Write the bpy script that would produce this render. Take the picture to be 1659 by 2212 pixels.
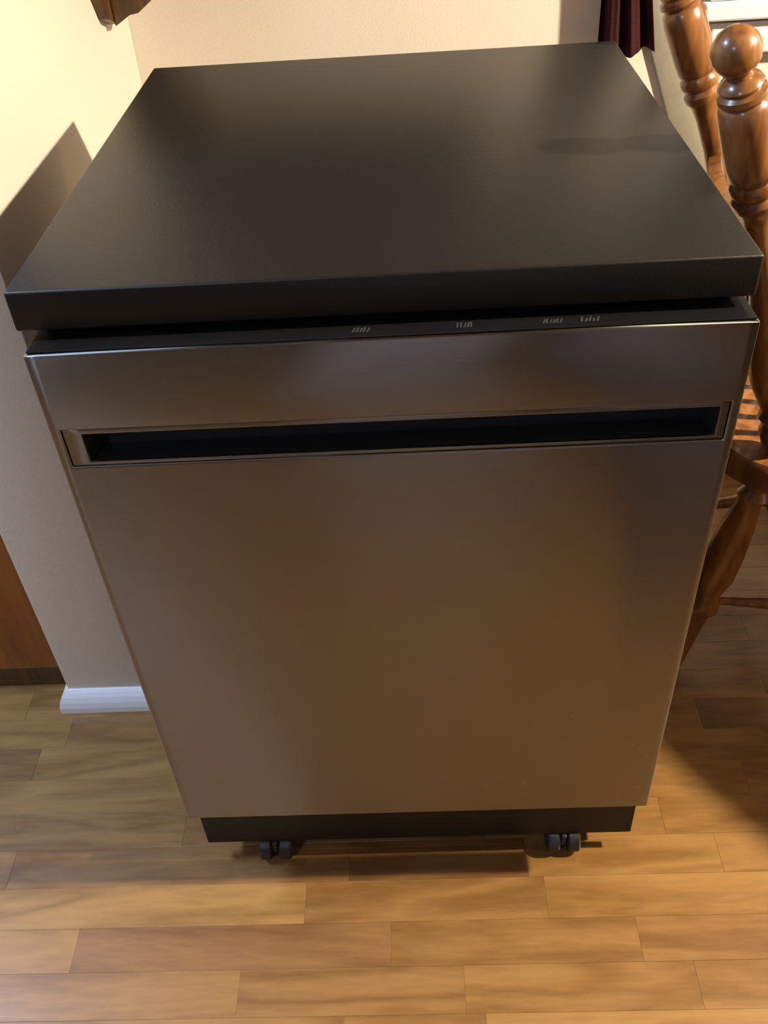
import bpy, bmesh, math, random
from mathutils import Vector, Matrix, Euler

for o in list(bpy.data.objects):
    bpy.data.objects.remove(o, do_unlink=True)
scene = bpy.context.scene
C = scene.collection
random.seed(11)

# ------------------------------------------------------------------ camera
FPX = 1994.7
cam = bpy.data.cameras.new('camera')
cam.sensor_fit = 'VERTICAL'
cam.sensor_height = 36.0
cam.lens = FPX / 2212.0 * 36.0
cam.clip_start = 0.02
cam_o = bpy.data.objects.new('camera', cam)
cam_o.location = (0.0224, -0.6586, 1.249)
cam_o.rotation_euler = Euler((math.radians(49.2945), math.radians(3.1962), math.radians(0.2236)), 'XYZ')
C.objects.link(cam_o)
scene.camera = cam_o

# ------------------------------------------------------------------ world, exposure
w = bpy.data.worlds.new('night')
scene.world = w
w.use_nodes = True
w.node_tree.nodes['Background'].inputs[0].default_value = (0.01, 0.012, 0.02, 1)
w.node_tree.nodes['Background'].inputs[1].default_value = 0.3
scene.view_settings.view_transform = 'Standard'
scene.view_settings.look = 'None'
scene.view_settings.gamma = 1.0
scene.view_settings.use_curve_mapping = False
scene.view_settings.exposure = 0.0

LAMP = Vector((2.0, 0.0, 2.12))      # warm bulb over the dining table
COOL = Vector((-1.8, 0.18, 2.40))      # cool ceiling panel of the kitchen
WARM_W, COOL_W, FILL_W = 565.0, 80.0, 26.0
FILL = Vector((-1.3, -2.3, 2.40))     # unseen dim panel, added to fill the wall end and door

ld = bpy.data.lights.new('dining_bulb', 'POINT')
ld.energy = WARM_W
ld.color = (1.0, 0.83, 0.60)
ld.shadow_soft_size = 0.045
lo = bpy.data.objects.new('dining_bulb', ld)
lo.location = LAMP
C.objects.link(lo)

kd = bpy.data.lights.new('kitchen_light', 'AREA')
kd.shape = 'RECTANGLE'
kd.size, kd.size_y = 0.3, 0.7
kd.energy = COOL_W
kd.color = (0.52, 0.68, 1.0)
ko = bpy.data.objects.new('kitchen_light', kd)
ko.location = COOL
C.objects.link(ko)


fd = bpy.data.lights.new('front_fill', 'AREA')
fd.shape = 'RECTANGLE'
fd.size, fd.size_y = 0.3, 0.7
fd.energy = FILL_W
fd.color = (0.72, 0.80, 1.0)
fo = bpy.data.objects.new('front_fill', fd)
fo.location = FILL
C.objects.link(fo)


# ------------------------------------------------------------------ mesh helpers
def obj(name, bm, mat, parent=None, smooth=False, origin=None):
    """bm holds world coordinates; origin is subtracted, so the object sits at its own place"""
    me = bpy.data.meshes.new(name)
    org = Vector(origin) if origin is not None else Vector((0, 0, 0))
    porg = Vector(parent.get('_o', (0, 0, 0))) if parent is not None else Vector((0, 0, 0))
    for v in bm.verts:
        v.co -= org
    bmesh.ops.recalc_face_normals(bm, faces=bm.faces)
    bm.to_mesh(me)
    bm.free()
    o = bpy.data.objects.new(name, me)
    if mat is not None:
        me.materials.append(mat)
    if smooth:
        for p in me.polygons:
            p.use_smooth = True
        try:
            me.set_sharp_from_angle(angle=math.radians(38))
        except Exception:
            pass
    C.objects.link(o)
    o['_o'] = tuple(org)
    if parent is not None:
        o.parent = parent
    o.location = org - porg
    return o


def thing(name, label, cat, loc=(0, 0, 0), group=None):
    o = bpy.data.objects.new(name, None)
    o.empty_display_size = 0.05
    C.objects.link(o)
    o.location = loc
    o['_o'] = tuple(loc)
    o['label'] = label
    o['category'] = cat
    if group:
        o['group'] = group
    return o


def tag(o, label, cat, group=None):
    o['label'] = label
    o['category'] = cat
    if group:
        o['group'] = group
    return o


def struct(o, label=None):
    o['kind'] = 'structure'
    if label:
        o['label'] = label
    return o


def box(x0, x1, y0, y1, z0, z1, bev=0.0, seg=2, bm=None):
    b = bmesh.new()
    bmesh.ops.create_cube(b, size=1)
    for v in b.verts:
        v.co = Vector(((x0 + x1) / 2 + v.co.x * (x1 - x0), (y0 + y1) / 2 + v.co.y * (y1 - y0), (z0 + z1) / 2 + v.co.z * (z1 - z0)))
    if bev > 0:
        bmesh.ops.bevel(b, geom=list(b.edges), offset=bev, segments=seg, profile=0.5, affect='EDGES')
    if bm is None:
        return b
    return merge(bm, b)


def merge(a, b):
    me = bpy.data.meshes.new('tmp')
    b.to_mesh(me)
    b.free()
    a.from_mesh(me)
    bpy.data.meshes.remove(me)
    return a


def frame_at(d):
    d = d.normalized()
    up = Vector((0, 0, 1)) if abs(d.z) < 0.95 else Vector((0, 1, 0))
    u = d.cross(up).normalized()
    v = u.cross(d).normalized()
    return u, v


def turned(path, prof, seg=20, bm=None):
    """a turned (lathed) bar along a path of points; prof = [(t 0..1, radius)]"""
    bm = bm or bmesh.new()
    L = [0.0]
    for a, b in zip(path[:-1], path[1:]):
        L.append(L[-1] + (b - a).length)
    T = L[-1]

    def at(t):
        s = min(max(t, 0), 1) * T
        for i in range(len(path) - 1):
            if s <= L[i + 1] + 1e-9:
                k = (s - L[i]) / (L[i + 1] - L[i])
                return path[i].lerp(path[i + 1], k)
        return path[-1]

    def tan(t):
        return (at(t + 0.06) - at(t - 0.06)).normalized() if T > 0 else Vector((0, 0, 1))
    rings = []
    for t, r in prof:
        c = at(t)
        d = tan(t)
        u, v = frame_at(d)
        rings.append([bm.verts.new(c + (u * math.cos(2 * math.pi * k / seg) + v * math.sin(2 * math.pi * k / seg)) * max(r, 1e-4)) for k in range(seg)])
    for a, b in zip(rings[:-1], rings[1:]):
        for k in range(seg):
            bm.faces.new((a[k], a[(k + 1) % seg], b[(k + 1) % seg], b[k]))
    bm.faces.new(rings[0][::-1])
    bm.faces.new(rings[-1])
    return bm


def smooth_path(pts, n=24):
    pts = [Vector(p) for p in pts]
    P = [pts[0] * 2 - pts[1]] + pts + [pts[-1] * 2 - pts[-2]]
    out = []
    for i in range(1, len(P) - 2):
        for k in range(n):
            t = k / n
            a, b, c, d = P[i - 1], P[i], P[i + 1], P[i + 2]
            out.append(0.5 * ((2 * b) + (c - a) * t + (2 * a - 5 * b + 4 * c - d) * t * t + (3 * b - a - 3 * c + d) * t ** 3))
    out.append(pts[-1])
    return out


def extrude_poly(pts, vec, bev=0.0):
    b = bmesh.new()
    vs = [b.verts.new(p) for p in pts]
    f = b.faces.new(vs)
    r = bmesh.ops.extrude_face_region(b, geom=[f])
    nv = [g for g in r['geom'] if isinstance(g, bmesh.types.BMVert)]
    bmesh.ops.translate(b, verts=nv, vec=Vector(vec))
    if bev > 0:
        bmesh.ops.bevel(b, geom=list(b.edges), offset=bev, segments=2, profile=0.5, affect='EDGES')
    return b


# ------------------------------------------------------------------ materials
def new_mat(name):
    m = bpy.data.materials.new(name)
    m.use_nodes = True
    nt = m.node_tree
    return m, nt, nt.nodes['Principled BSDF']


def node(nt, t, **kw):
    n = nt.nodes.new(t)
    for k, v in kw.items():
        setattr(n, k, v)
    return n


def simple(name, col, rough=0.5, metal=0.0, noise=0.0, scale=40.0, bump=0.0, spec=0.5, coat=0.0):
    m, nt, b = new_mat(name)
    b.inputs['Roughness'].default_value = rough
    b.inputs['Metallic'].default_value = metal
    b.inputs['Specular IOR Level'].default_value = spec
    b.inputs['Coat Weight'].default_value = coat
    b.inputs['Coat Roughness'].default_value = 0.12
    tc = node(nt, 'ShaderNodeTexCoord')
    ns = node(nt, 'ShaderNodeTexNoise')
    ns.inputs['Scale'].default_value = scale
    ns.inputs['Detail'].default_value = 4
    nt.links.new(tc.outputs['Object'], ns.inputs['Vector'])
    rp = node(nt, 'ShaderNodeValToRGB')
    c = Vector(col)
    rp.color_ramp.elements[0].position = 0.3
    rp.color_ramp.elements[1].position = 0.7
    rp.color_ramp.elements[0].color = (*(c * (1 - noise)), 1)
    rp.color_ramp.elements[1].color = (*(c * (1 + noise)), 1)
    nt.links.new(ns.outputs['Fac'], rp.inputs['Fac'])
    nt.links.new(rp.outputs['Color'], b.inputs['Base Color'])
    if bump > 0:
        bp = node(nt, 'ShaderNodeBump')
        bp.inputs['Strength'].default_value = bump
        bp.inputs['Distance'].default_value = 0.002
        nt.links.new(ns.outputs['Fac'], bp.inputs['Height'])
        nt.links.new(bp.outputs['Normal'], b.inputs['Normal'])
    return m


def wood(name, dark, light, axis='Z', rough=0.3, scale=6.0, stretch=0.08, coat=0.4, attr=False, bump=0.02):
    """grain stretched along one axis; with attr a per-piece tone shifts colour and grain"""
    m, nt, b = new_mat(name)
    tc = node(nt, 'ShaderNodeTexCoord')
    mp = node(nt, 'ShaderNodeMapping')
    s = [1, 1, 1]
    s['XYZ'.index(axis)] = stretch
    mp.inputs['Scale'].default_value = s
    nt.links.new(tc.outputs['Object'], mp.inputs['Vector'])
    vec = mp.outputs['Vector']
    if attr:
        at = node(nt, 'ShaderNodeAttribute')
        at.attribute_name = 'tone'
        ml = node(nt, 'ShaderNodeVectorMath', operation='MULTIPLY')
        ml.inputs[1].default_value = (37.0, 53.0, 71.0)
        nt.links.new(at.outputs['Color'], ml.inputs[0])
        ad = node(nt, 'ShaderNodeVectorMath', operation='ADD')
        nt.links.new(vec, ad.inputs[0])
        nt.links.new(ml.outputs[0], ad.inputs[1])
        vec = ad.outputs[0]
    n1 = node(nt, 'ShaderNodeTexNoise')
    n1.inputs['Scale'].default_value = scale
    n1.inputs['Detail'].default_value = 3
    n1.inputs['Distortion'].default_value = 0.6
    nt.links.new(vec, n1.inputs['Vector'])
    # cathedral rings: contour lines of the smooth noise
    mu = node(nt, 'ShaderNodeMath', operation='MULTIPLY')
    mu.inputs[1].default_value = 9.0
    nt.links.new(n1.outputs['Fac'], mu.inputs[0])
    fr = node(nt, 'ShaderNodeMath', operation='PINGPONG')
    fr.inputs[1].default_value = 1.0
    nt.links.new(mu.outputs[0], fr.inputs[0])
    n2 = node(nt, 'ShaderNodeTexNoise')
    n2.inputs['Scale'].default_value = scale * 14
    n2.inputs['Detail'].default_value = 5
    nt.links.new(vec, n2.inputs['Vector'])
    mx = node(nt, 'ShaderNodeMix', data_type='FLOAT')
    mx.inputs[0].default_value = 0.55
    nt.links.new(fr.outputs[0], mx.inputs[2])
    nt.links.new(n2.outputs['Fac'], mx.inputs[3])
    rp = node(nt, 'ShaderNodeValToRGB')
    rp.color_ramp.elements[0].position = 0.2
    rp.color_ramp.elements[1].position = 0.75
    rp.color_ramp.elements[0].color = (*dark, 1)
    rp.color_ramp.elements[1].color = (*light, 1)
    nt.links.new(mx.outputs[0], rp.inputs['Fac'])
    col = rp.outputs['Color']
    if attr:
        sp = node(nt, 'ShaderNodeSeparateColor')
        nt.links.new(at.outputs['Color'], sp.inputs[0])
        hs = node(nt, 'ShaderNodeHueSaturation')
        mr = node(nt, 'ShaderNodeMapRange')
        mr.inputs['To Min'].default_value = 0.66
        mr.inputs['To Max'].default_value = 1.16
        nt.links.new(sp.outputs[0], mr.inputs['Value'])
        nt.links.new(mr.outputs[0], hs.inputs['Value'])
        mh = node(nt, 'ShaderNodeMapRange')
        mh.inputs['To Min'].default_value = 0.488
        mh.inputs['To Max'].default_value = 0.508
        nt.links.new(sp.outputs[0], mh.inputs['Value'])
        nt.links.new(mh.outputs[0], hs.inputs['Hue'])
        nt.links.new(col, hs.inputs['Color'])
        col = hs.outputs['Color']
    nt.links.new(col, b.inputs['Base Color'])
    b.inputs['Roughness'].default_value = rough
    b.inputs['Coat Weight'].default_value = coat
    b.inputs['Coat Roughness'].default_value = 0.15
    bp = node(nt, 'ShaderNodeBump')
    bp.inputs['Strength'].default_value = bump
    bp.inputs['Distance'].default_value = 0.001
    nt.links.new(mx.outputs[0], bp.inputs['Height'])
    nt.links.new(bp.outputs['Normal'], b.inputs['Normal'])
    return m


def steel(name):
    m, nt, b = new_mat(name)
    b.inputs['Metallic'].default_value = 1.0
    b.inputs['Roughness'].default_value = 0.26
    b.inputs['Anisotropic'].default_value = 1.0
    b.inputs['Anisotropic Rotation'].default_value = 0.25
    tg = node(nt, 'ShaderNodeTangent', direction_type='RADIAL', axis='Z')
    nt.links.new(tg.outputs[0], b.inputs['Tangent'])
    tc = node(nt, 'ShaderNodeTexCoord')
    mp = node(nt, 'ShaderNodeMapping')
    mp.inputs['Scale'].default_value = (6, 6, 900)
    nt.links.new(tc.outputs['Object'], mp.inputs['Vector'])
    ns = node(nt, 'ShaderNodeTexNoise')
    ns.inputs['Scale'].default_value = 1.0
    ns.inputs['Detail'].default_value = 2
    nt.links.new(mp.outputs[0], ns.inputs['Vector'])
    rp = node(nt, 'ShaderNodeValToRGB')
    rp.color_ramp.elements[0].color = (0.262, 0.258, 0.252, 1)
    rp.color_ramp.elements[1].color = (0.31, 0.304, 0.298, 1)
    nt.links.new(ns.outputs['Fac'], rp.inputs['Fac'])
    nt.links.new(rp.outputs[0], b.inputs['Base Color'])
    return m


M = {}
M['wall'] = simple('beige_paint', (0.78, 0.73, 0.66), 0.75, noise=0.02, scale=260, bump=0.12, spec=0.2)
M['ceil'] = simple('ceiling_paint', (0.7, 0.68, 0.63), 0.85, noise=0.02, scale=160, bump=0.1, spec=0.2)
M['white'] = simple('white_gloss_paint', (0.80, 0.82, 0.86), 0.35, noise=0.02, scale=30)
M['floor'] = wood('floor_laminate', (0.183, 0.092, 0.021), (0.310, 0.173, 0.052), 'X', rough=0.34, scale=11, stretch=0.16, coat=0.12, attr=True, bump=0.03)
M['chair'] = wood('chair_wood', (0.125, 0.046, 0.012), (0.30, 0.128, 0.036), 'Z', rough=0.32, scale=16, stretch=0.12, coat=0.45)
M['cab'] = wood('cabinet_wood', (0.19, 0.060, 0.010), (0.31, 0.105, 0.020), 'Z', rough=0.4, scale=9, stretch=0.1, coat=0.2)
M['shelf'] = wood('shelf_wood', (0.048, 0.022, 0.006), (0.115, 0.056, 0.016), 'Z', rough=0.45, scale=12, stretch=0.1, coat=0.1)
M['panel'] = wood('wall_panelling', (0.07, 0.035, 0.014), (0.15, 0.08, 0.035), 'Z', rough=0.5, scale=5, stretch=0.06, coat=0.1)
M['steel'] = steel('brushed_stainless')
M['top'] = simple('black_laminate', (0.0075, 0.0075, 0.0075), 0.38, noise=0.12, scale=420, bump=0.10, spec=0.42)
M['black'] = simple('black_plastic', (0.0055, 0.0055, 0.006), 0.45, noise=0.08, scale=90, spec=0.25)
M['gloss'] = simple('gloss_black_strip', (0.008, 0.008, 0.009), 0.22, noise=0.05, scale=60)
M['pocket'] = simple('pocket_plastic', (0.012, 0.013, 0.015), 0.5, noise=0.1, scale=70)
M['rubber'] = simple('caster_rubber', (0.009, 0.010, 0.012), 0.45, noise=0.15, scale=80)
M['legend'] = simple('grey_legend_print', (0.032, 0.035, 0.035), 0.5, noise=0.1, scale=500)
M['curtain'] = simple('burgundy_cloth', (0.032, 0.007, 0.010), 0.85, noise=0.2, scale=350, bump=0.3, spec=0.15)
M['pale'] = simple('pale_grey_laminate', (0.36, 0.345, 0.29), 0.6, noise=0.05, scale=60, spec=0.3)
M['rug'] = simple('dark_rug_pile', (0.085, 0.045, 0.022), 0.95, noise=0.35, scale=260, bump=0.5, spec=0.1)
M['glass'] = simple('night_glass', (0.012, 0.014, 0.02), 0.06, noise=0.02, scale=5)
M['counter'] = simple('kitchen_laminate', (0.30, 0.26, 0.21), 0.4, noise=0.2, scale=120)
M['metal'] = simple('dull_brass', (0.35, 0.24, 0.1), 0.35, metal=1.0, noise=0.05)


def lampglow(name, col, s):
    m, nt, b = new_mat(name)
    b.inputs['Base Color'].default_value = (0.9, 0.9, 0.85, 1)
    b.inputs['Emission Color'].default_value = (*col, 1)
    b.inputs['Emission Strength'].default_value = s
    return m


# ------------------------------------------------------------------ the room
YB = 1.10                   # back wall
XW0, XW1 = -0.581, -0.4465   # partition, left and right face
YC = 0.321                  # end of the partition
X0, X1, Y0, ZC = -3.6, 4.4, -4.4, 2.45

sl = struct(obj('floor', box(X0 - .1, X1 + .1, Y0 - .1, YB + .1, -0.06, -0.0065), M['floor']))
ca = sl.data.color_attributes.new('tone', 'FLOAT_COLOR', 'POINT')
for d in ca.data:
    d.color = (0.2, 0.3, 0.4, 1)
struct(obj('ceiling', box(X0 - .1, X1 + .1, Y0 - .1, YB + .1, ZC, ZC + .05), M['ceil']))
struct(obj('wall_back', box(X0 - .1, X1 + .1, YB, YB + .1, -0.005, ZC), M['wall']))
struct(obj('wall_front', box(X0 - .1, X1 + .1, Y0 - .1, Y0, -0.005, ZC), M['panel']))
struct(obj('wall_left', box(X0 - .1, X0, Y0, YB, -0.005, ZC), M['wall']))
struct(obj('wall_right', box(X1, X1 + .1, Y0, YB, -0.005, ZC), M['wall']))
struct(obj('wall_partition', box(XW0, XW1, YC, YB, -0.005, ZC, 0.003), M['wall'], smooth=True), 'beige partition wall end beside the dishwasher')


def baseboard_piece(p0, p1, nrm, h=0.044, t=0.018, m0=0.0, m1=0.0):
    """profile swept from p0 to p1 on the floor, mitred by m0 / m1 along the run"""
    p0, p1, nrm = Vector(p0), Vector(p1), Vector(nrm)
    d = (p1 - p0).normalized()
    prof = [(0, 0.0005), (t, 0.0005), (t * .97, h * 0.28), (t * 0.84, h * 0.52), (t * 0.62, h * 0.74), (t * 0.36, h * .90), (t * 0.15, h), (0, h)]
    b = bmesh.new()
    A, B = [], []
    for (o, z) in prof:
        A.append(b.verts.new(p0 + nrm * o - d * (o * m0) + Vector((0, 0, z))))
        B.append(b.verts.new(p1 + nrm * o + d * (o * m1) + Vector((0, 0, z))))
    n = len(prof)
    for k in range(n):
        b.faces.new((A[k], A[(k + 1) % n], B[(k + 1) % n], B[k]))
    b.faces.new(A[::-1])
    b.faces.new(B)
    return b


struct(obj('baseboard_partition_end', baseboard_piece((XW0, YC, 0), (XW1, YC, 0), (0, -1, 0), m0=1, m1=1), M['white']))
struct(obj('baseboard_partition_right', baseboard_piece((XW1, YC, 0), (XW1, YB, 0), (1, 0, 0), m0=1, m1=-1), M['white']))
struct(obj('baseboard_partition_left', baseboard_piece((XW0, YC, 0), (XW0, 0.357, 0), (-1, 0, 0), m0=1, m1=0), M['white']))
struct(obj('baseboard_back', baseboard_piece((XW1, YB, 0), (X1, YB, 0), (0, -1, 0), m0=-1, m1=-1), M['white']))
struct(obj('baseboard_front', baseboard_piece((X1, Y0, 0), (X0, Y0, 0), (0, 1, 0), m0=-1, m1=-1), M['white']))

# window in the back wall
WX0, WX1, WZ0, WZ1 = 0.588, 1.50, 0.855, 2.02
win = struct(obj('window_1', box(WX0, WX1, YB - 0.006, YB + 0.002, WZ0, WZ1), M['glass'], origin=(1.0, YB, WZ0)), 'white framed window above the dining chair')
obj('window_sill', box(WX0 - .055, WX1 + .055, YB - 0.034, YB - 0.0005, 0.828, 0.856, 0.004), M['white'], win)
obj('window_apron', box(WX0 - .035, WX1 + .035, YB - 0.020, YB - 0.0005, 0.772, 0.8225, 0.003), M['white'], win)
for nm, a in (('frame_jamb', (WX0 - .045, WX0 + .012)), ('frame_jamb', (WX1 - .012, WX1 + .045))):
    obj(nm, box(a[0], a[1], YB - 0.020, YB - 0.0005, 0.857, WZ1 + 0.045, 0.003), M['white'], win)
obj('frame_head', box(WX0 + .013, WX1 - .013, YB - 0.020, YB - 0.0005, WZ1 - .012, WZ1 + 0.045, 0.003), M['white'], win)
for z in (0.858, 1.42, 1.965):
    obj('sash_rail', box(WX0 + .013, WX1 - .013, YB - 0.017, YB - 0.0065, z, z + .04, 0.002), M['white'], win)
obj('sash_stile', box(1.055, 1.085, YB - 0.0165, YB - 0.0065, 0.899, 1.419, 0.002), M['white'], win)
obj('sash_stile', box(1.055, 1.085, YB - 0.0165, YB - 0.0065, 1.461, 1.964, 0.002), M['white'], win)


# ---- floor strips: each its own piece where the picture can tell them apart
def strip_bm(x0, x1, y0, y1, tone, bm=None):
    g = 0.00008
    c = 0.00035
    x0 += g
    x1 -= g
    y0 += g
    y1 -= g
    b = bm or bmesh.new()
    ly = b.loops.layers.float_color.get('tone') or b.loops.layers.float_color.new('tone')
    zt, zc, zb = 0.0, -0.00025, -0.006
    lv = []
    for (i, z) in ((0, zb), (0, zc), (c, zt)):
        lv.append([b.verts.new((x0 + i, y0 + i, z)), b.verts.new((x1 - i, y0 + i, z)), b.verts.new((x1 - i, y1 - i, z)), b.verts.new((x0 + i, y1 - i, z))])
    fs = []
    for a, d in zip(lv[:-1], lv[1:]):
        for k in range(4):
            fs.append(b.faces.new((a[k], a[(k + 1) % 4], d[(k + 1) % 4], d[k])))
    fs.append(b.faces.new(lv[-1]))
    for f in fs:
        for l in f.loops:
            l[ly] = tone
    return b


ROW = 0.060
YOFF = -0.006
# joints and tones read off the picture (x of the joints, tone of each piece, some darkened to paint in shadow)
known = {
    -1: ([-0.95, -0.62, -0.16, 0.175, 0.62], [0.6, 0.66, 0.32, 0.6, 0.5]),
    -2: ([-0.86, -0.472, -0.04, 0.291, 0.74], [0.6, 0.10, 0.38, 0.26, 0.4]),
    -3: ([-0.70, -0.24, 0.055, 0.354, 0.8], [0.42, 0.34, 0.45, 0.34, 0.4]),  # middle pieces of the front rows darkened to paint in dimming toward the camera
    -4: ([-0.60, -0.1, 0.08, 0.44, 0.9], [0.45, 0.4, 0.6, 0.45, 0.5]),
    0: ([-0.92, -0.597, -0.10, 0.155, 0.427, 0.86], [0.25, 0.25, 0.0, 0.55, 0.45, 0.4]),  # darkest piece paints in the shadow under the door, cut where it ends
    1: ([-0.80, -0.35, 0.10, 0.36, 0.80], [0.55, 0.5, 0.5, 0.5, 0.5]),
    2: ([-1.0, -0.66, -0.30, 0.12, 0.50, 0.9], [0.5, 0.62, 0.5, 0.4, 0.45, 0.5]),
    3: ([-0.95, -0.613, -0.2, 0.2, 0.62], [0.22, 0.62, 0.6, 0.5, 0.4]),
    4: ([-0.9, -0.575, -0.28, 0.1, 0.46, 0.85], [0.7, 0.36, 0.5, 0.5, 0.3, 0.4]),
    5: ([-1.0, -0.66, -0.25, 0.2, 0.58, 0.95], [0.75, 0.6, 0.5, 0.5, 0.35, 0.4]),
}
rest = bmesh.new()
rnd = random.Random(5)
j0 = int(math.floor((Y0 - YOFF) / ROW))
j1 = int(math.ceil((YB - YOFF) / ROW))
for j in range(j0, j1):
    ya, yb = max(Y0, YOFF + j * ROW), min(YB, YOFF + (j + 1) * ROW)
    if j in known:
        xs, ts = known[j]
        xs, ts = list(xs), list(ts[:len(xs) - 1])
    else:
        xs, ts = [-0.9 - rnd.random() * .3], []
        while xs[-1] < 0.9:
            xs.append(xs[-1] + rnd.uniform(.24, .5))
            ts.append(rnd.uniform(.15, .9))
    while xs[0] > X0:
        xs.insert(0, xs[0] - rnd.uniform(.24, .5))
        ts.insert(0, rnd.uniform(.15, .9))
    while xs[-1] < X1:
        xs.append(xs[-1] + rnd.uniform(.24, .5))
        ts.append(rnd.uniform(.15, .9))
    for k in range(len(xs) - 1):
        xa, xb = max(xs[k], X0), min(xs[k + 1], X1)
        if xb - xa < .02:
            continue
        tv = ts[k] * (0.35 if (j >= 3 and xa > .40) else 1.0)  # strips under the chair darkened, painting its shadow into their tone
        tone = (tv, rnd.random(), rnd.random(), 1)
        if -0.24 < yb and ya < 0.62 and xb > -0.95 and xa < 0.95:
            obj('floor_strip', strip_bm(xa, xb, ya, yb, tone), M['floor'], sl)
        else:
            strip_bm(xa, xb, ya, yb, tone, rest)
rs = obj('floor_strips_beyond', rest, M['floor'], sl)
rs['kind'] = 'stuff'

# ------------------------------------------------------------------ the dishwasher
ORG = (0, 0.33, 0)
dw = thing('portable_dishwasher', 'portable dishwasher with stainless steel door, black top and casters on the wood floor', 'dishwasher', ORG)
CX0, CX1, CY0, CY1, CZ0, CZ1 = -0.3081, 0.2999, 0.0214, 0.6543, 0.8783, 0.914
ct = obj('countertop', box(CX0, CX1, CY0, CY1, CZ0, CZ1, 0.0022, 3), M['top'], dw, smooth=True)
ct['label'] = 'satin black countertop'
obj('body', box(-0.294, 0.290, 0.045, 0.628, 0.050, 0.8775, 0.004), M['black'], dw, smooth=True)

# door panel with the pocket cut out
DX, ZB, ZT = 0.30, 0.1637, 0.8672
PX0, PX1, PZ0, PZ1 = -0.2905, 0.2915, 0.7505, 0.7915     # bezel of the pocket


def panel_with_hole(x0, x1, z0, z1, hx0, hx1, hz0, hz1, y0, y1, bev=0.0016):
    b = bmesh.new()
    xs = [x0, hx0, hx1, x1]
    zs = [z0, hz0, hz1, z1]
    g = [[[b.verts.new((x, y, z)) for z in zs] for x in xs] for y in (y0, y1)]
    for i in range(3):
        for k in range(3):
            if i == 1 and k == 1:
                continue
            b.faces.new((g[0][i][k], g[0][i + 1][k], g[0][i + 1][k + 1], g[0][i][k + 1]))
            b.faces.new((g[1][i][k], g[1][i][k + 1], g[1][i + 1][k + 1], g[1][i + 1][k]))
    for i in range(3):
        b.faces.new((g[0][i][0], g[1][i][0], g[1][i + 1][0], g[0][i + 1][0]))
        b.faces.new((g[0][i][3], g[0][i + 1][3], g[1][i + 1][3], g[1][i][3]))
        b.faces.new((g[0][0][i], g[0][0][i + 1], g[1][0][i + 1], g[1][0][i]))
        b.faces.new((g[0][3][i], g[1][3][i], g[1][3][i + 1], g[0][3][i + 1]))
    b.faces.new((g[0][1][1], g[0][2][1], g[1][2][1], g[1][1][1]))
    b.faces.new((g[0][1][2], g[1][1][2], g[1][2][2], g[0][2][2]))
    b.faces.new((g[0][1][1], g[1][1][1], g[1][1][2], g[0][1][2]))
    b.faces.new((g[0][2][1], g[0][2][2], g[1][2][2], g[1][2][1]))
    bmesh.ops.recalc_face_normals(b, faces=b.faces)
    if bev:
        es = [e for e in b.edges if len(e.link_faces) == 2 and e.calc_face_angle(0) > 1.0]
        bmesh.ops.bevel(b, geom=es, offset=bev, segments=2, profile=0.5, affect='EDGES')
    return b


door = obj('door', panel_with_hole(-DX, DX, ZB, ZT, PX0, PX1, PZ0, PZ1, 0.0, 0.030), M['steel'], dw, smooth=True, origin=(0, 0.3, 0.5))
door['label'] = 'brushed stainless steel door panel'
# pocket handle: steel bezel ring, sloped upper lip, black recess
bz = obj('pocket_bezel', panel_with_hole(PX0 + .0008, PX1 - .0008, PZ0 + .0008, PZ1 - .0008, -0.2735, 0.2835, 0.7548, 0.7855, 0.0018, 0.0040, 0.0006), M['steel'], door, smooth=True, origin=(0, 0.3, 0.77))
b = bmesh.new()
hx0, hx1, hz0, hz1 = -0.2735, 0.2835, 0.7548, 0.7855
yf, yk = 0.0042, 0.029
A = [b.verts.new(p) for p in ((hx0, yf, hz0), (hx1, yf, hz0), (hx1, yf, hz1), (hx0, yf, hz1))]
B = [b.verts.new(p) for p in ((hx0 + .006, yk, hz0 + .001), (hx1 - .006, yk, hz0 + .001), (hx1 - .004, yk, hz1 + .003), (hx0 + .004, yk, hz1 + .003))]
for k in range(4):
    b.faces.new((A[k], A[(k + 1) % 4], B[(k + 1) % 4], B[k]))
b.faces.new(B)
pk = obj('handle_pocket', b, M['pocket'], door)
pk['label'] = 'black recessed pocket handle'
# control strip on the top edge of the door
cs = obj('control_strip', box(-DX + .002, DX - .002, 0.0035, 0.075, 0.8676, 0.8692, 0.0005), M['gloss'], door)
cs['label'] = 'glossy black control strip on the door top'


def legend(xc, wid, hgt, strokes):
    lb = bmesh.new()
    n = len(strokes)
    for k, s in enumerate(strokes):
        x = xc - wid / 2 + wid * (k + 0.5) / n
        ww = wid / n * 0.30
        yb = 0.0100
        sh = 0.0022 * s[1]
        y1 = yb + hgt * s[0]
        vs = [(x - ww, yb), (x + ww, yb), (x + ww + sh, y1), (x - ww + sh, y1)]
        t = [lb.verts.new((a, c, 0.8693)) for a, c in vs]
        q = [lb.verts.new((a, c, 0.8695)) for a, c in vs]
        lb.faces.new(q)
        for i in range(4):
            lb.faces.new((t[i], t[(i + 1) % 4], q[(i + 1) % 4], q[i]))
    o = obj('legend_print', lb, M['legend'], cs)
    o['label'] = 'small pale key legend'


legend(-0.0215, 0.0150, 0.0080, [(.9, 1), (1, 1), (.9, 1), (1, .8), (.9, 1)])
legend(0.0640, 0.0140, 0.0082, [(1, .3), (1, .3), (.9, .9), (1, .9), (1, .3)])
legend(0.1350, 0.0165, 0.0072, [(.9, 1), (1, .6), (.9, 1), (.8, 1), (1, .8), (.9, 1)])
legend(0.1655, 0.0160, 0.0080, [(1, .7), (.7, 1), (1, 1), (.7, .6), (1, 1)])

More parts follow.
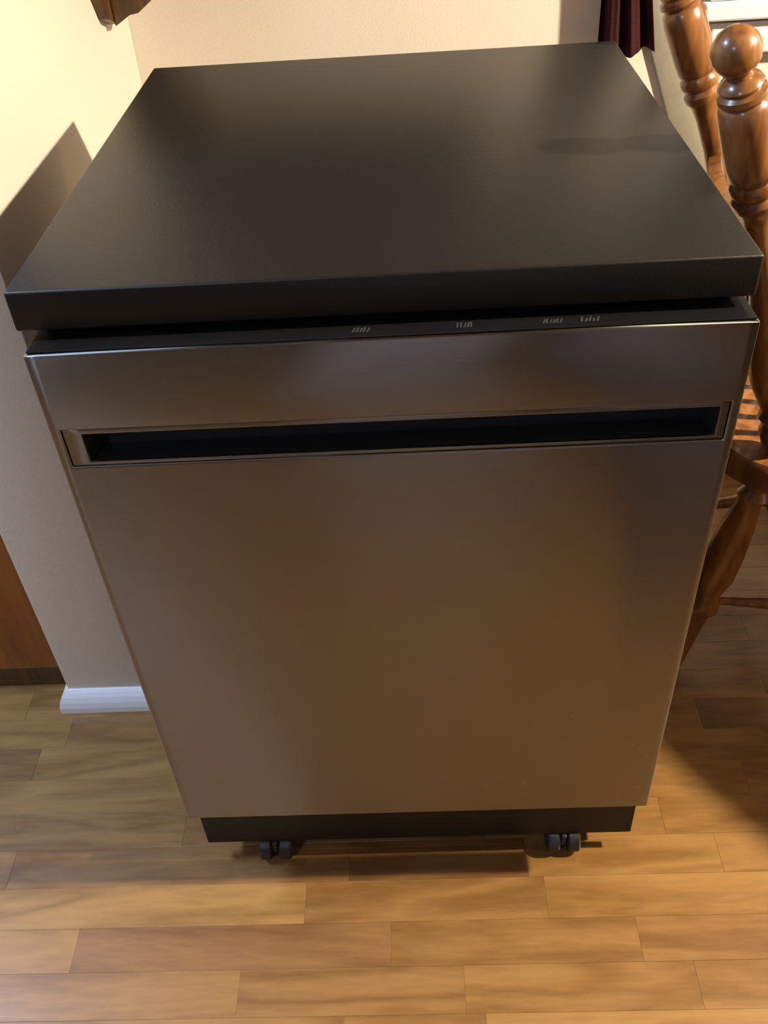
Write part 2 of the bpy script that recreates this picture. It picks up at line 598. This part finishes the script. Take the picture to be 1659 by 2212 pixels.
tk = obj('toe_kick', box(-0.300, 0.300, 0.0345, 0.044, 0.042, 0.158, 0.001), M['black'], dw)
tk['label'] = 'black toe kick plate'
for (x, y) in ((-0.205, 0.042), (0.207, 0.042), (-0.22, 0.55), (0.22, 0.55)):
    cb = bmesh.new()
    cast = obj('caster', turned([Vector((x, y + .024, .038)), Vector((x, y + .024, .0495))], [(0, .006), (1, .006)], 12), M['metal'], dw)
    r = 0.0208
    for s in (-1, 1):
        prof = [(0, r * .55), (.05, r * .86), (.2, r), (.8, r), (.95, r * .86), (1, r * .55)]
        x0 = x + s * 0.004
        x1 = x + s * 0.0245
        obj('caster_wheel', turned([Vector((x0, y, r + .0002)), Vector((x1, y, r + .0002))], prof, 24), M['rubber'], cast, smooth=True)
    hb = box(x - .0038, x + .0038, y - .012, y + .034, .018, .0405, 0.002)
    obj('caster_hood', hb, M['rubber'], cast)

# ------------------------------------------------------------------ dining chairs
LEGPROF = [(0, .013), (.05, .016), (.10, .0235), (.13, .0165), (.16, .0235), (.19, .0175), (.30, .0245), (.42, .0285), (.52, .0285), (.60, .020), (.63, .026), (.67, .0275), (.70, .019), (.80, .016), (.92, .0145), (.97, .013), (1, .012)]
POSTPROF = [(0, .013), (.03, .015), (.06, .022), (.09, .0235), (.115, .017), (.14, .0225), (.16, .0175), (.19, .022), (.25, .0275), (.31, .0265), (.40, .0215), (.50, .017), (.58, .0145), (.65, .0155),
            (.680, .0185), (.690, .0235), (.702, .0245), (.712, .0205), (.722, .0250), (.733, .0250), (.742, .0215), (.752, .0245), (.775, .0258), (.81, .0262), (.85, .0258), (.874, .0245),
            (.881, .0205), (.889, .0240), (.897, .0235), (.902, .0195), (.909, .0215), (.916, .0190), (.922, .0125), (.927, .0120), (.934, .0165), (.944, .0208), (.955, .0228), (.966, .0230), (.977, .0210), (.988, .0160), (.996, .0085), (1, .002)]
SPINPROF = [(0, .006), (.15, .007), (.30, .0105), (.36, .0115), (.40, .008), (.43, .0105), (.46, .008), (.60, .0105), (.75, .009), (.9, .0065), (1, .0055)]


def make_chair(label, placed, group):
    """placed maps chair space (u = across from the near post, v = forward, z) to the room"""
    P = lambda u, v, z: Vector(placed(u, v, z))
    org = P(.19, .15, 0)
    t = thing('dining_chair', label, 'chair', (org.x, org.y, 0), group)
    # seat: shaped plank
    b = bmesh.new()
    N = 40
    rings = []
    for (sc, z) in ((.80, .4115), (.955, .4135), (.992, .420), (1.0, .434), (.992, .450), (.965, .4585), (.86, .4595), (.6, .4545), (.25, .4520)):
        ring = []
        for k in range(N):
            a = 2 * math.pi * k / N
            cu, sv = math.cos(a), math.sin(a)
            e = 2 / 3.2
            u = math.copysign(abs(cu) ** e, cu)
            v = math.copysign(abs(sv) ** e, sv)
            wdt = .205 + .022 * v
            ring.append(b.verts.new(P(.118 + u * wdt * sc, .125 + v * .215 * sc, z)))
        rings.append(ring)
    for a, c in zip(rings[:-1], rings[1:]):
        for k in range(N):
            b.faces.new((a[k], a[(k + 1) % N], c[(k + 1) % N], c[k]))
    b.faces.new(rings[0][::-1])
    b.faces.new(rings[-1])
    obj('seat', b, M['chair'], t, smooth=True)
    # back posts with ball finials
    pn = smooth_path([P(0, 0, .448), P(-.028, -.05, .6), P(-.080, -.137, .85), P(-.106, -.200, 1.022)])
    pf = smooth_path([P(.235, .03, .448), P(.243, -.015, .6), P(.258, -.105, .85), P(.270, -.176, 1.022)])
    for p in (pn, pf):
        obj('back_post', turned(p, POSTPROF, 24), M['chair'], t, smooth=True)
    # crest rail between the posts and spindles below
    def on(p, z):
        for a, c in zip(p[:-1], p[1:]):
            if a.z <= z <= c.z:
                return a.lerp(c, (z - a.z) / (c.z - a.z))
        return p[-1]
    b = bmesh.new()
    S = 14
    prev = None
    for k in range(S + 1):
        s = k / S
        arch = .022 * math.sin(math.pi * s)
        lo, hi = on(pn, .715).lerp(on(pf, .715), s), on(pn, .775).lerp(on(pf, .775), s) + Vector((0, 0, arch))
        ax = (on(pf, .75) - on(pn, .75)).normalized()
        up = (hi - lo).normalized()
        nn = ax.cross(up).normalized() * .008
        bow = nn.normalized() * (-.022 * math.sin(math.pi * s))
        if nn.dot(P(0, -1, 0) - P(0, 0, 0)) < 0:
            bow = -bow
        cur = [b.verts.new(q + bow * -1) for q in (lo - nn, lo + nn, hi + nn, hi - nn)]
        if prev:
            for i in range(4):
                b.faces.new((prev[i], prev[(i + 1) % 4], cur[(i + 1) % 4], cur[i]))
        else:
            b.faces.new(cur[::-1])
        prev = cur
    b.faces.new(prev)
    obj('crest_rail', b, M['chair'], t)
    for k in range(5):
        s = (k + 1) / 6
        a = on(pn, .455).lerp(on(pf, .455), s)
        c = on(pn, .720).lerp(on(pf, .720), s)
        nb = (P(0, -1, 0) - P(0, 0, 0)).normalized() * (.022 * math.sin(math.pi * s))
        obj('spindle', turned([a, c + nb], SPINPROF, 12), M['chair'], t, smooth=True)
    # legs and stretchers
    L = {}
    for key, top, foot in (('rn', (.02, .0, .432), (.0, -.082, .0004)), ('rf', (.22, .0, .432), (.235, -.080, .0004)),
                           ('fn', (-.01, .26, .432), (-.05, .31, .0004)), ('ff', (.25, .26, .432), (.28, .31, .0004))):
        a, c = P(*top), P(*foot)
        L[key] = (a, c)
        obj('leg', turned([a, c], LEGPROF, 18), M['chair'], t, smooth=True)
    pt = lambda k, s: L[k][0].lerp(L[k][1], s)
    sp = [(0, .007), (.2, .009), (.45, .015), (.5, .016), (.55, .015), (.8, .009), (1, .007)]
    for a, c in (('rn', 'fn'), ('rf', 'ff')):
        obj('stretcher', turned([pt(a, .64), pt(c, .64)], sp, 12), M['chair'], t, smooth=True)
    obj('stretcher', turned([pt('rn', .64).lerp(pt('fn', .64), .5), pt('rf', .64).lerp(pt('ff', .64), .5)], sp, 12), M['chair'], t, smooth=True)
    return t


def place(ox, oy, ang):
    ca, sa = math.cos(ang), math.sin(ang)

    def f(u, v, z):
        # v along +x, u along +y when ang = 0
        return (ox + v * ca - u * sa, oy + v * sa + u * ca, z)
    return f


make_chair('brown turned wooden dining chair with ball finials, right beside the dishwasher', place(.520, .362, 0.0), 'dining chairs')
make_chair('unseen second brown turned wooden dining chair, added in front of the window', place(1.40, 1.02, math.radians(-90)), 'dining chairs')  # unseen chair, added for shadow on the back wall

# round table the chairs stand at
tb = thing('dining_table', 'round brown wooden dining table in front of the window', 'table', (1.47, .30, 0))
TX, TY, TR = 1.47, 0.42, 0.60
tp = turned([Vector((TX, TY, .722)), Vector((TX, TY, .750))], [(0, TR - .012), (.15, TR - .003), (.5, TR), (.85, TR - .003), (1, TR - .012)], 64)
obj('table_top', tp, M['chair'], tb, smooth=True)
obj('pedestal', turned([Vector((TX, TY, .12)), Vector((TX, TY, .721))], [(0, .05), (.1, .075), (.25, .05), (.4, .075), (.6, .06), (.8, .045), (.9, .08), (1, .1)], 28), M['chair'], tb, smooth=True)
for k in range(4):
    a = math.pi / 4 + k * math.pi / 2
    d = Vector((math.cos(a), math.sin(a), 0))
    c = Vector((TX, TY, 0))
    obj('foot', turned(smooth_path([c + d * .04 + Vector((0, 0, .17)), c + d * .2 + Vector((0, 0, .12)), c + d * .38 + Vector((0, 0, .0245))]), [(0, .03), (.5, .032), (.9, .024), (1, .018)], 14), M['chair'], tb, smooth=True)

# ------------------------------------------------------------------ curtains
def curtain(x0, x1, zb, zt, y, label, flare):
    b = bmesh.new()
    nx, nz = 60, 24
    g = []
    for i in range(nx + 1):
        s = i / nx
        col = []
        for k in range(nz + 1):
            q = k / nz
            z = zb + (zt - zb) * q
            x = x0 + (x1 - x0 - flare * min(1.0, (z - zb) / .35)) * s
            d = .010 * (0.55 + .45 * (1 - q)) * math.sin(s * 2 * math.pi * 2.6 + .6) + .004 * math.sin(s * 31 + q * 4)
            col.append((x, y + d, z + .006 * math.sin(s * 9)))
        g.append(col)
    A = [[b.verts.new(p) for p in col] for col in g]
    B = [[b.verts.new((p[0], p[1] + .002, p[2])) for p in col] for col in g]
    for i in range(nx):
        for k in range(nz):
            b.faces.new((A[i][k], A[i + 1][k], A[i + 1][k + 1], A[i][k + 1]))
            b.faces.new((B[i][k], B[i][k + 1], B[i + 1][k + 1], B[i + 1][k]))
    for i in range(nx):
        b.faces.new((A[i][0], B[i][0], B[i + 1][0], A[i + 1][0]))
        b.faces.new((A[i][nz], A[i + 1][nz], B[i + 1][nz], B[i][nz]))
    for k in range(nz):
        b.faces.new((A[0][k], A[0][k + 1], B[0][k + 1], B[0][k]))
        b.faces.new((A[nx][k], B[nx][k], B[nx][k + 1], A[nx][k + 1]))
    o = obj('curtain', b, M['curtain'], smooth=True, origin=((x0 + x1) / 2, y, zb))
    return tag(o, label, 'curtain', 'window curtains')


curtain(.357, .452, .790, 2.10, 1.056, 'dark burgundy curtain hanging behind the back right corner of the dishwasher', .06)
curtain(1.53, 1.62, .790, 2.10, 1.056, 'dark burgundy curtain on the far right side of the window', .02)
rod = thing('curtain_rod', 'thin brass curtain rod above the window', 'curtain rod', (1.0, 1.058, 2.11))
obj('rod', turned([Vector((.31, 1.058, 2.112)), Vector((1.67, 1.058, 2.112))], [(0, .007), (1, .007)], 14), M['metal'], rod, smooth=True)
for x in (.33, 1.65):
    obj('bracket', box(x - .008, x + .008, 1.055, YB - .0005, 2.095, 2.103, .001), M['metal'], rod)

# ------------------------------------------------------------------ pale board leaning behind the chair
a0, a1 = Vector((.806, .0, .0)), Vector((.340, .0, 1.18))
dl = (a1 - a0).normalized()
dn = Vector((dl.z, 0, -dl.x))
if dn.x < 0:
    dn = -dn
wd = .075
prof = []
for k in range(9):
    a = math.pi * k / 8
    prof.append(a1 - dn * (wd / 2 * math.cos(a)) + dl * (wd / 2 * math.sin(a)) - dl * (wd / 2))
lowp = a0 + dn * 0
pts = [Vector((a0.x - .0375 / dl.z, 0, .0005)), *prof, Vector((a0.x + .0375 / dl.z, 0, .0005))]
bb = extrude_poly([p + Vector((0, 1.0915, 0)) for p in pts], (0, .008, 0), .002)
tag(obj('leaning_board', bb, M['pale'], smooth=True, origin=(.80, 1.088, 0)), 'pale grey narrow board leaning behind the dining chair beside the burgundy curtain', 'board')

# ------------------------------------------------------------------ corner shelf (its lower point shows at the top left)
sh = thing('wall_shelf', 'brown wooden wall shelf whose pointed bottom hangs behind the dishwasher at the top left', 'shelf', (XW1, .966, .90))
t = .016
CXw, CYw = XW1 + .0008, .966
zb = .902
left_prof = [(0, 0), (-.040, .016), (-.060, .050), (-.085, .13), (-.085, .60), (0, .60)]
right_prof = [(0, 0), (.026, .015), (.040, .017), (.062, .032), (.090, .052), (.115, .09), (.115, .60), (0, .60)]
obj('side_board', extrude_poly([Vector((CXw, CYw + a, zb + z)) for a, z in left_prof], (t, 0, 0), .0015), M['shelf'], sh)
obj('back_board', extrude_poly([Vector((CXw + t + .0005 + a, CYw, zb + z)) for a, z in right_prof], (0, -t, 0), .0015), M['shelf'], sh)
for z in (1.06, 1.30):
    pts = [Vector((CXw + t + .001, CYw - t - .001, z))]
    for k in range(13):
        a = math.pi / 2 * k / 12
        pts.append(Vector((CXw + t + .001 + .17 * math.sin(a), CYw - t - .001 - .17 * math.cos(a), z)))
    obj('shelf_board', extrude_poly(pts, (0, 0, .016), .001), M['shelf'], sh)

pf_ = thing('added_picture', 'unseen dark framed picture, added to darken the countertop reflection', 'picture', (0.0, YB, 1.10))  # unseen; added so the countertop mirrors a dark area
obj('picture_frame', panel_with_hole(-.34, .20, 1.10, 1.56, -.30, .16, 1.14, 1.52, YB - .022, YB - .001, .003), M['shelf'], pf_)
obj('picture_sheet', box(-.2995, .1595, YB - .010, YB - .004, 1.1405, 1.5195), M['curtain'], pf_)

# ------------------------------------------------------------------ kitchen cabinet beyond the partition
kc = thing('kitchen_cabinet', 'orange-brown wooden kitchen cabinet behind the wall end at the left edge', 'cabinet', (-.90, .70, 0))
obj('body', box(-1.23, XW0 - .0145, .378, YB - .003, .0505, .87, .001), M['cab'], kc)
obj('plinth', box(-1.225, XW0 - .0145, .368, YB - .01, .0005, .050), M['shelf'], kc)
for x0, x1 in ((-1.225, -.912), (-.906, XW0 - .017)):
    d_ = obj('door', box(x0, x1, .358, .3775, .055, .70, .004), M['cab'], kc)
    obj('knob', turned([Vector((x0 + .03, .3575, .62)), Vector((x0 + .03, .336, .62))], [(0, .006), (.4, .006), (.6, .014), (.9, .013), (1, .006)], 14), M['metal'], d_, smooth=True)
    f_ = obj('drawer', box(x0, x1, .358, .3775, .708, .862, .002), M['cab'], kc)
    obj('knob', turned([Vector(((x0 + x1) / 2, .3575, .785)), Vector(((x0 + x1) / 2, .336, .785))], [(0, .006), (.4, .006), (.6, .014), (.9, .013), (1, .006)], 14), M['metal'], f_, smooth=True)
wt = tag(obj('kitchen_worktop', box(-1.25, XW0 - .002, .345, YB - .002, .8715, .905, .003), M['counter'], origin=(-.90, .70, .8715)), 'speckled beige worktop on the kitchen cabinet behind the wall end', 'worktop')

# ------------------------------------------------------------------ unseen tall white units, added for light bands in the steel door
for (x0, x1, z1, lab, nm, cat) in ((-.26, .30, 1.72, 'unseen white two-door unit added for light bands in the steel door', 'added_fridge_unit', 'added_fridge_unit'), (.56, .86, 2.05, 'unseen narrow tall white unit added for light bands in the steel door', 'added_tall_unit', 'cabinet')):
    u_ = thing(nm, lab, cat, ((x0 + x1) / 2, -2.5, 0))
    obj('body', box(x0, x1, -2.78, -2.16, .02, z1, .006), M['white'], u_)
    zs = (.06, z1 * .66, z1 - .01)
    for za, zb2 in zip(zs[:-1], zs[1:]):
        dd = obj('door', box(x0 + .003, x1 - .003, -2.159, -2.10, za, zb2 - .008, .008), M['white'], u_)
        obj('handle', turned([Vector((x0 + .04, -2.085, za + .12)), Vector((x0 + .04, -2.085, zb2 - .12))], [(0, .008), (.5, .011), (1, .008)], 10), M['metal'], dd)
    obj('base', box(x0 + .01, x1 - .01, -2.77, -2.17, .0005, .0195), M['black'], u_)

hu = thing('hutch_blocker', 'unseen tall dark wooden hutch, added to block lamp light from the front floor', 'cabinet', (1.15, -1.0, 0))  # unseen; added to keep the warm lamp off the front floor
obj('body', box(.95, 1.36, -1.585, -.50, .06, 2.05, .004), M['shelf'], hu)
obj('plinth', box(.965, 1.35, -1.575, -.51, .0005, .0595), M['shelf'], hu)
obj('cornice', box(.925, 1.375, -1.605, -.48, 2.0505, 2.10, .012), M['shelf'], hu)
for ya in (-1.58, -1.04):
    for za, zb2 in ((.08, .85), (.88, 2.03)):
        d_ = obj('door', box(.930, .9495, ya, ya + .535, za, zb2, .004), M['shelf'], hu)
        obj('knob', turned([Vector((.9295, ya + (.5 if ya < -1.3 else .035), za + .4)), Vector((.908, ya + (.5 if ya < -1.3 else .035), za + .4))], [(0, .006), (.4, .006), (.6, .014), (.9, .013), (1, .006)], 14), M['metal'], d_, smooth=True)

# unseen rug, added to give the steel door's reflection a dark edge
rb = box(.36, .88, -1.75, -.42, .0005, .009, .003)
tag(obj('added_rug', rb, M['rug'], origin=(.61, -1.08, 0)), 'unseen dark brown rug, added for a dark edge in the door reflection', 'rug')

# ------------------------------------------------------------------ lamps
lp = thing('pendant_lamp', 'brass pendant lamp with a bulb above the dining table', 'lamp', (LAMP.x, LAMP.y, ZC))
obj('canopy', turned([Vector((LAMP.x, LAMP.y, ZC - .025)), Vector((LAMP.x, LAMP.y, ZC - .0005))], [(0, .03), (.6, .06), (1, .062)], 24), M['metal'], lp, smooth=True)
obj('rod', turned([Vector((LAMP.x, LAMP.y, LAMP.z + .1175)), Vector((LAMP.x, LAMP.y, ZC - .0255))], [(0, .006), (1, .006)], 10), M['metal'], lp)
obj('socket', turned([Vector((LAMP.x, LAMP.y, LAMP.z + .055)), Vector((LAMP.x, LAMP.y, LAMP.z + .1095))], [(0, .016), (.7, .022), (1, .012)], 16), M['metal'], lp, smooth=True)
sb = bmesh.new()
N = 32
pr = [(.160, -.052), (.158, .02), (.135, .075), (.10, .10), (.055, .112), (.02, .114)]
rg = [[sb.verts.new((LAMP.x + (r + e) * math.cos(2 * math.pi * k / N), LAMP.y + (r + e) * math.sin(2 * math.pi * k / N), LAMP.z + z + e)) for k in range(N)] for e, L_ in ((0, pr), (.003, pr[::-1])) for r, z in L_]
for a, c in zip(rg, rg[1:] + rg[:1]):
    for k in range(N):
        sb.faces.new((a[k], a[(k + 1) % N], c[(k + 1) % N], c[k]))
obj('cutoff_shade', sb, M['metal'], lp, smooth=True)  # unseen dome, added to keep lamp light off ceiling and upper walls
for P_, lt, lab in ((COOL, ko, 'flat white ceiling light panel beside the kitchen cabinet'), (FILL, fo, 'unseen flat white ceiling panel, added as fill light from the front')):
    kp = thing('ceiling_light', lab, 'lamp', (P_.x, P_.y, ZC), 'kitchen ceiling lights')
    obj('housing', box(P_.x - .2, P_.x + .2, P_.y - .4, P_.y + .4, ZC - .040, ZC - .0005, .004), M['white'], kp)
    lt.location.z = ZC - .046
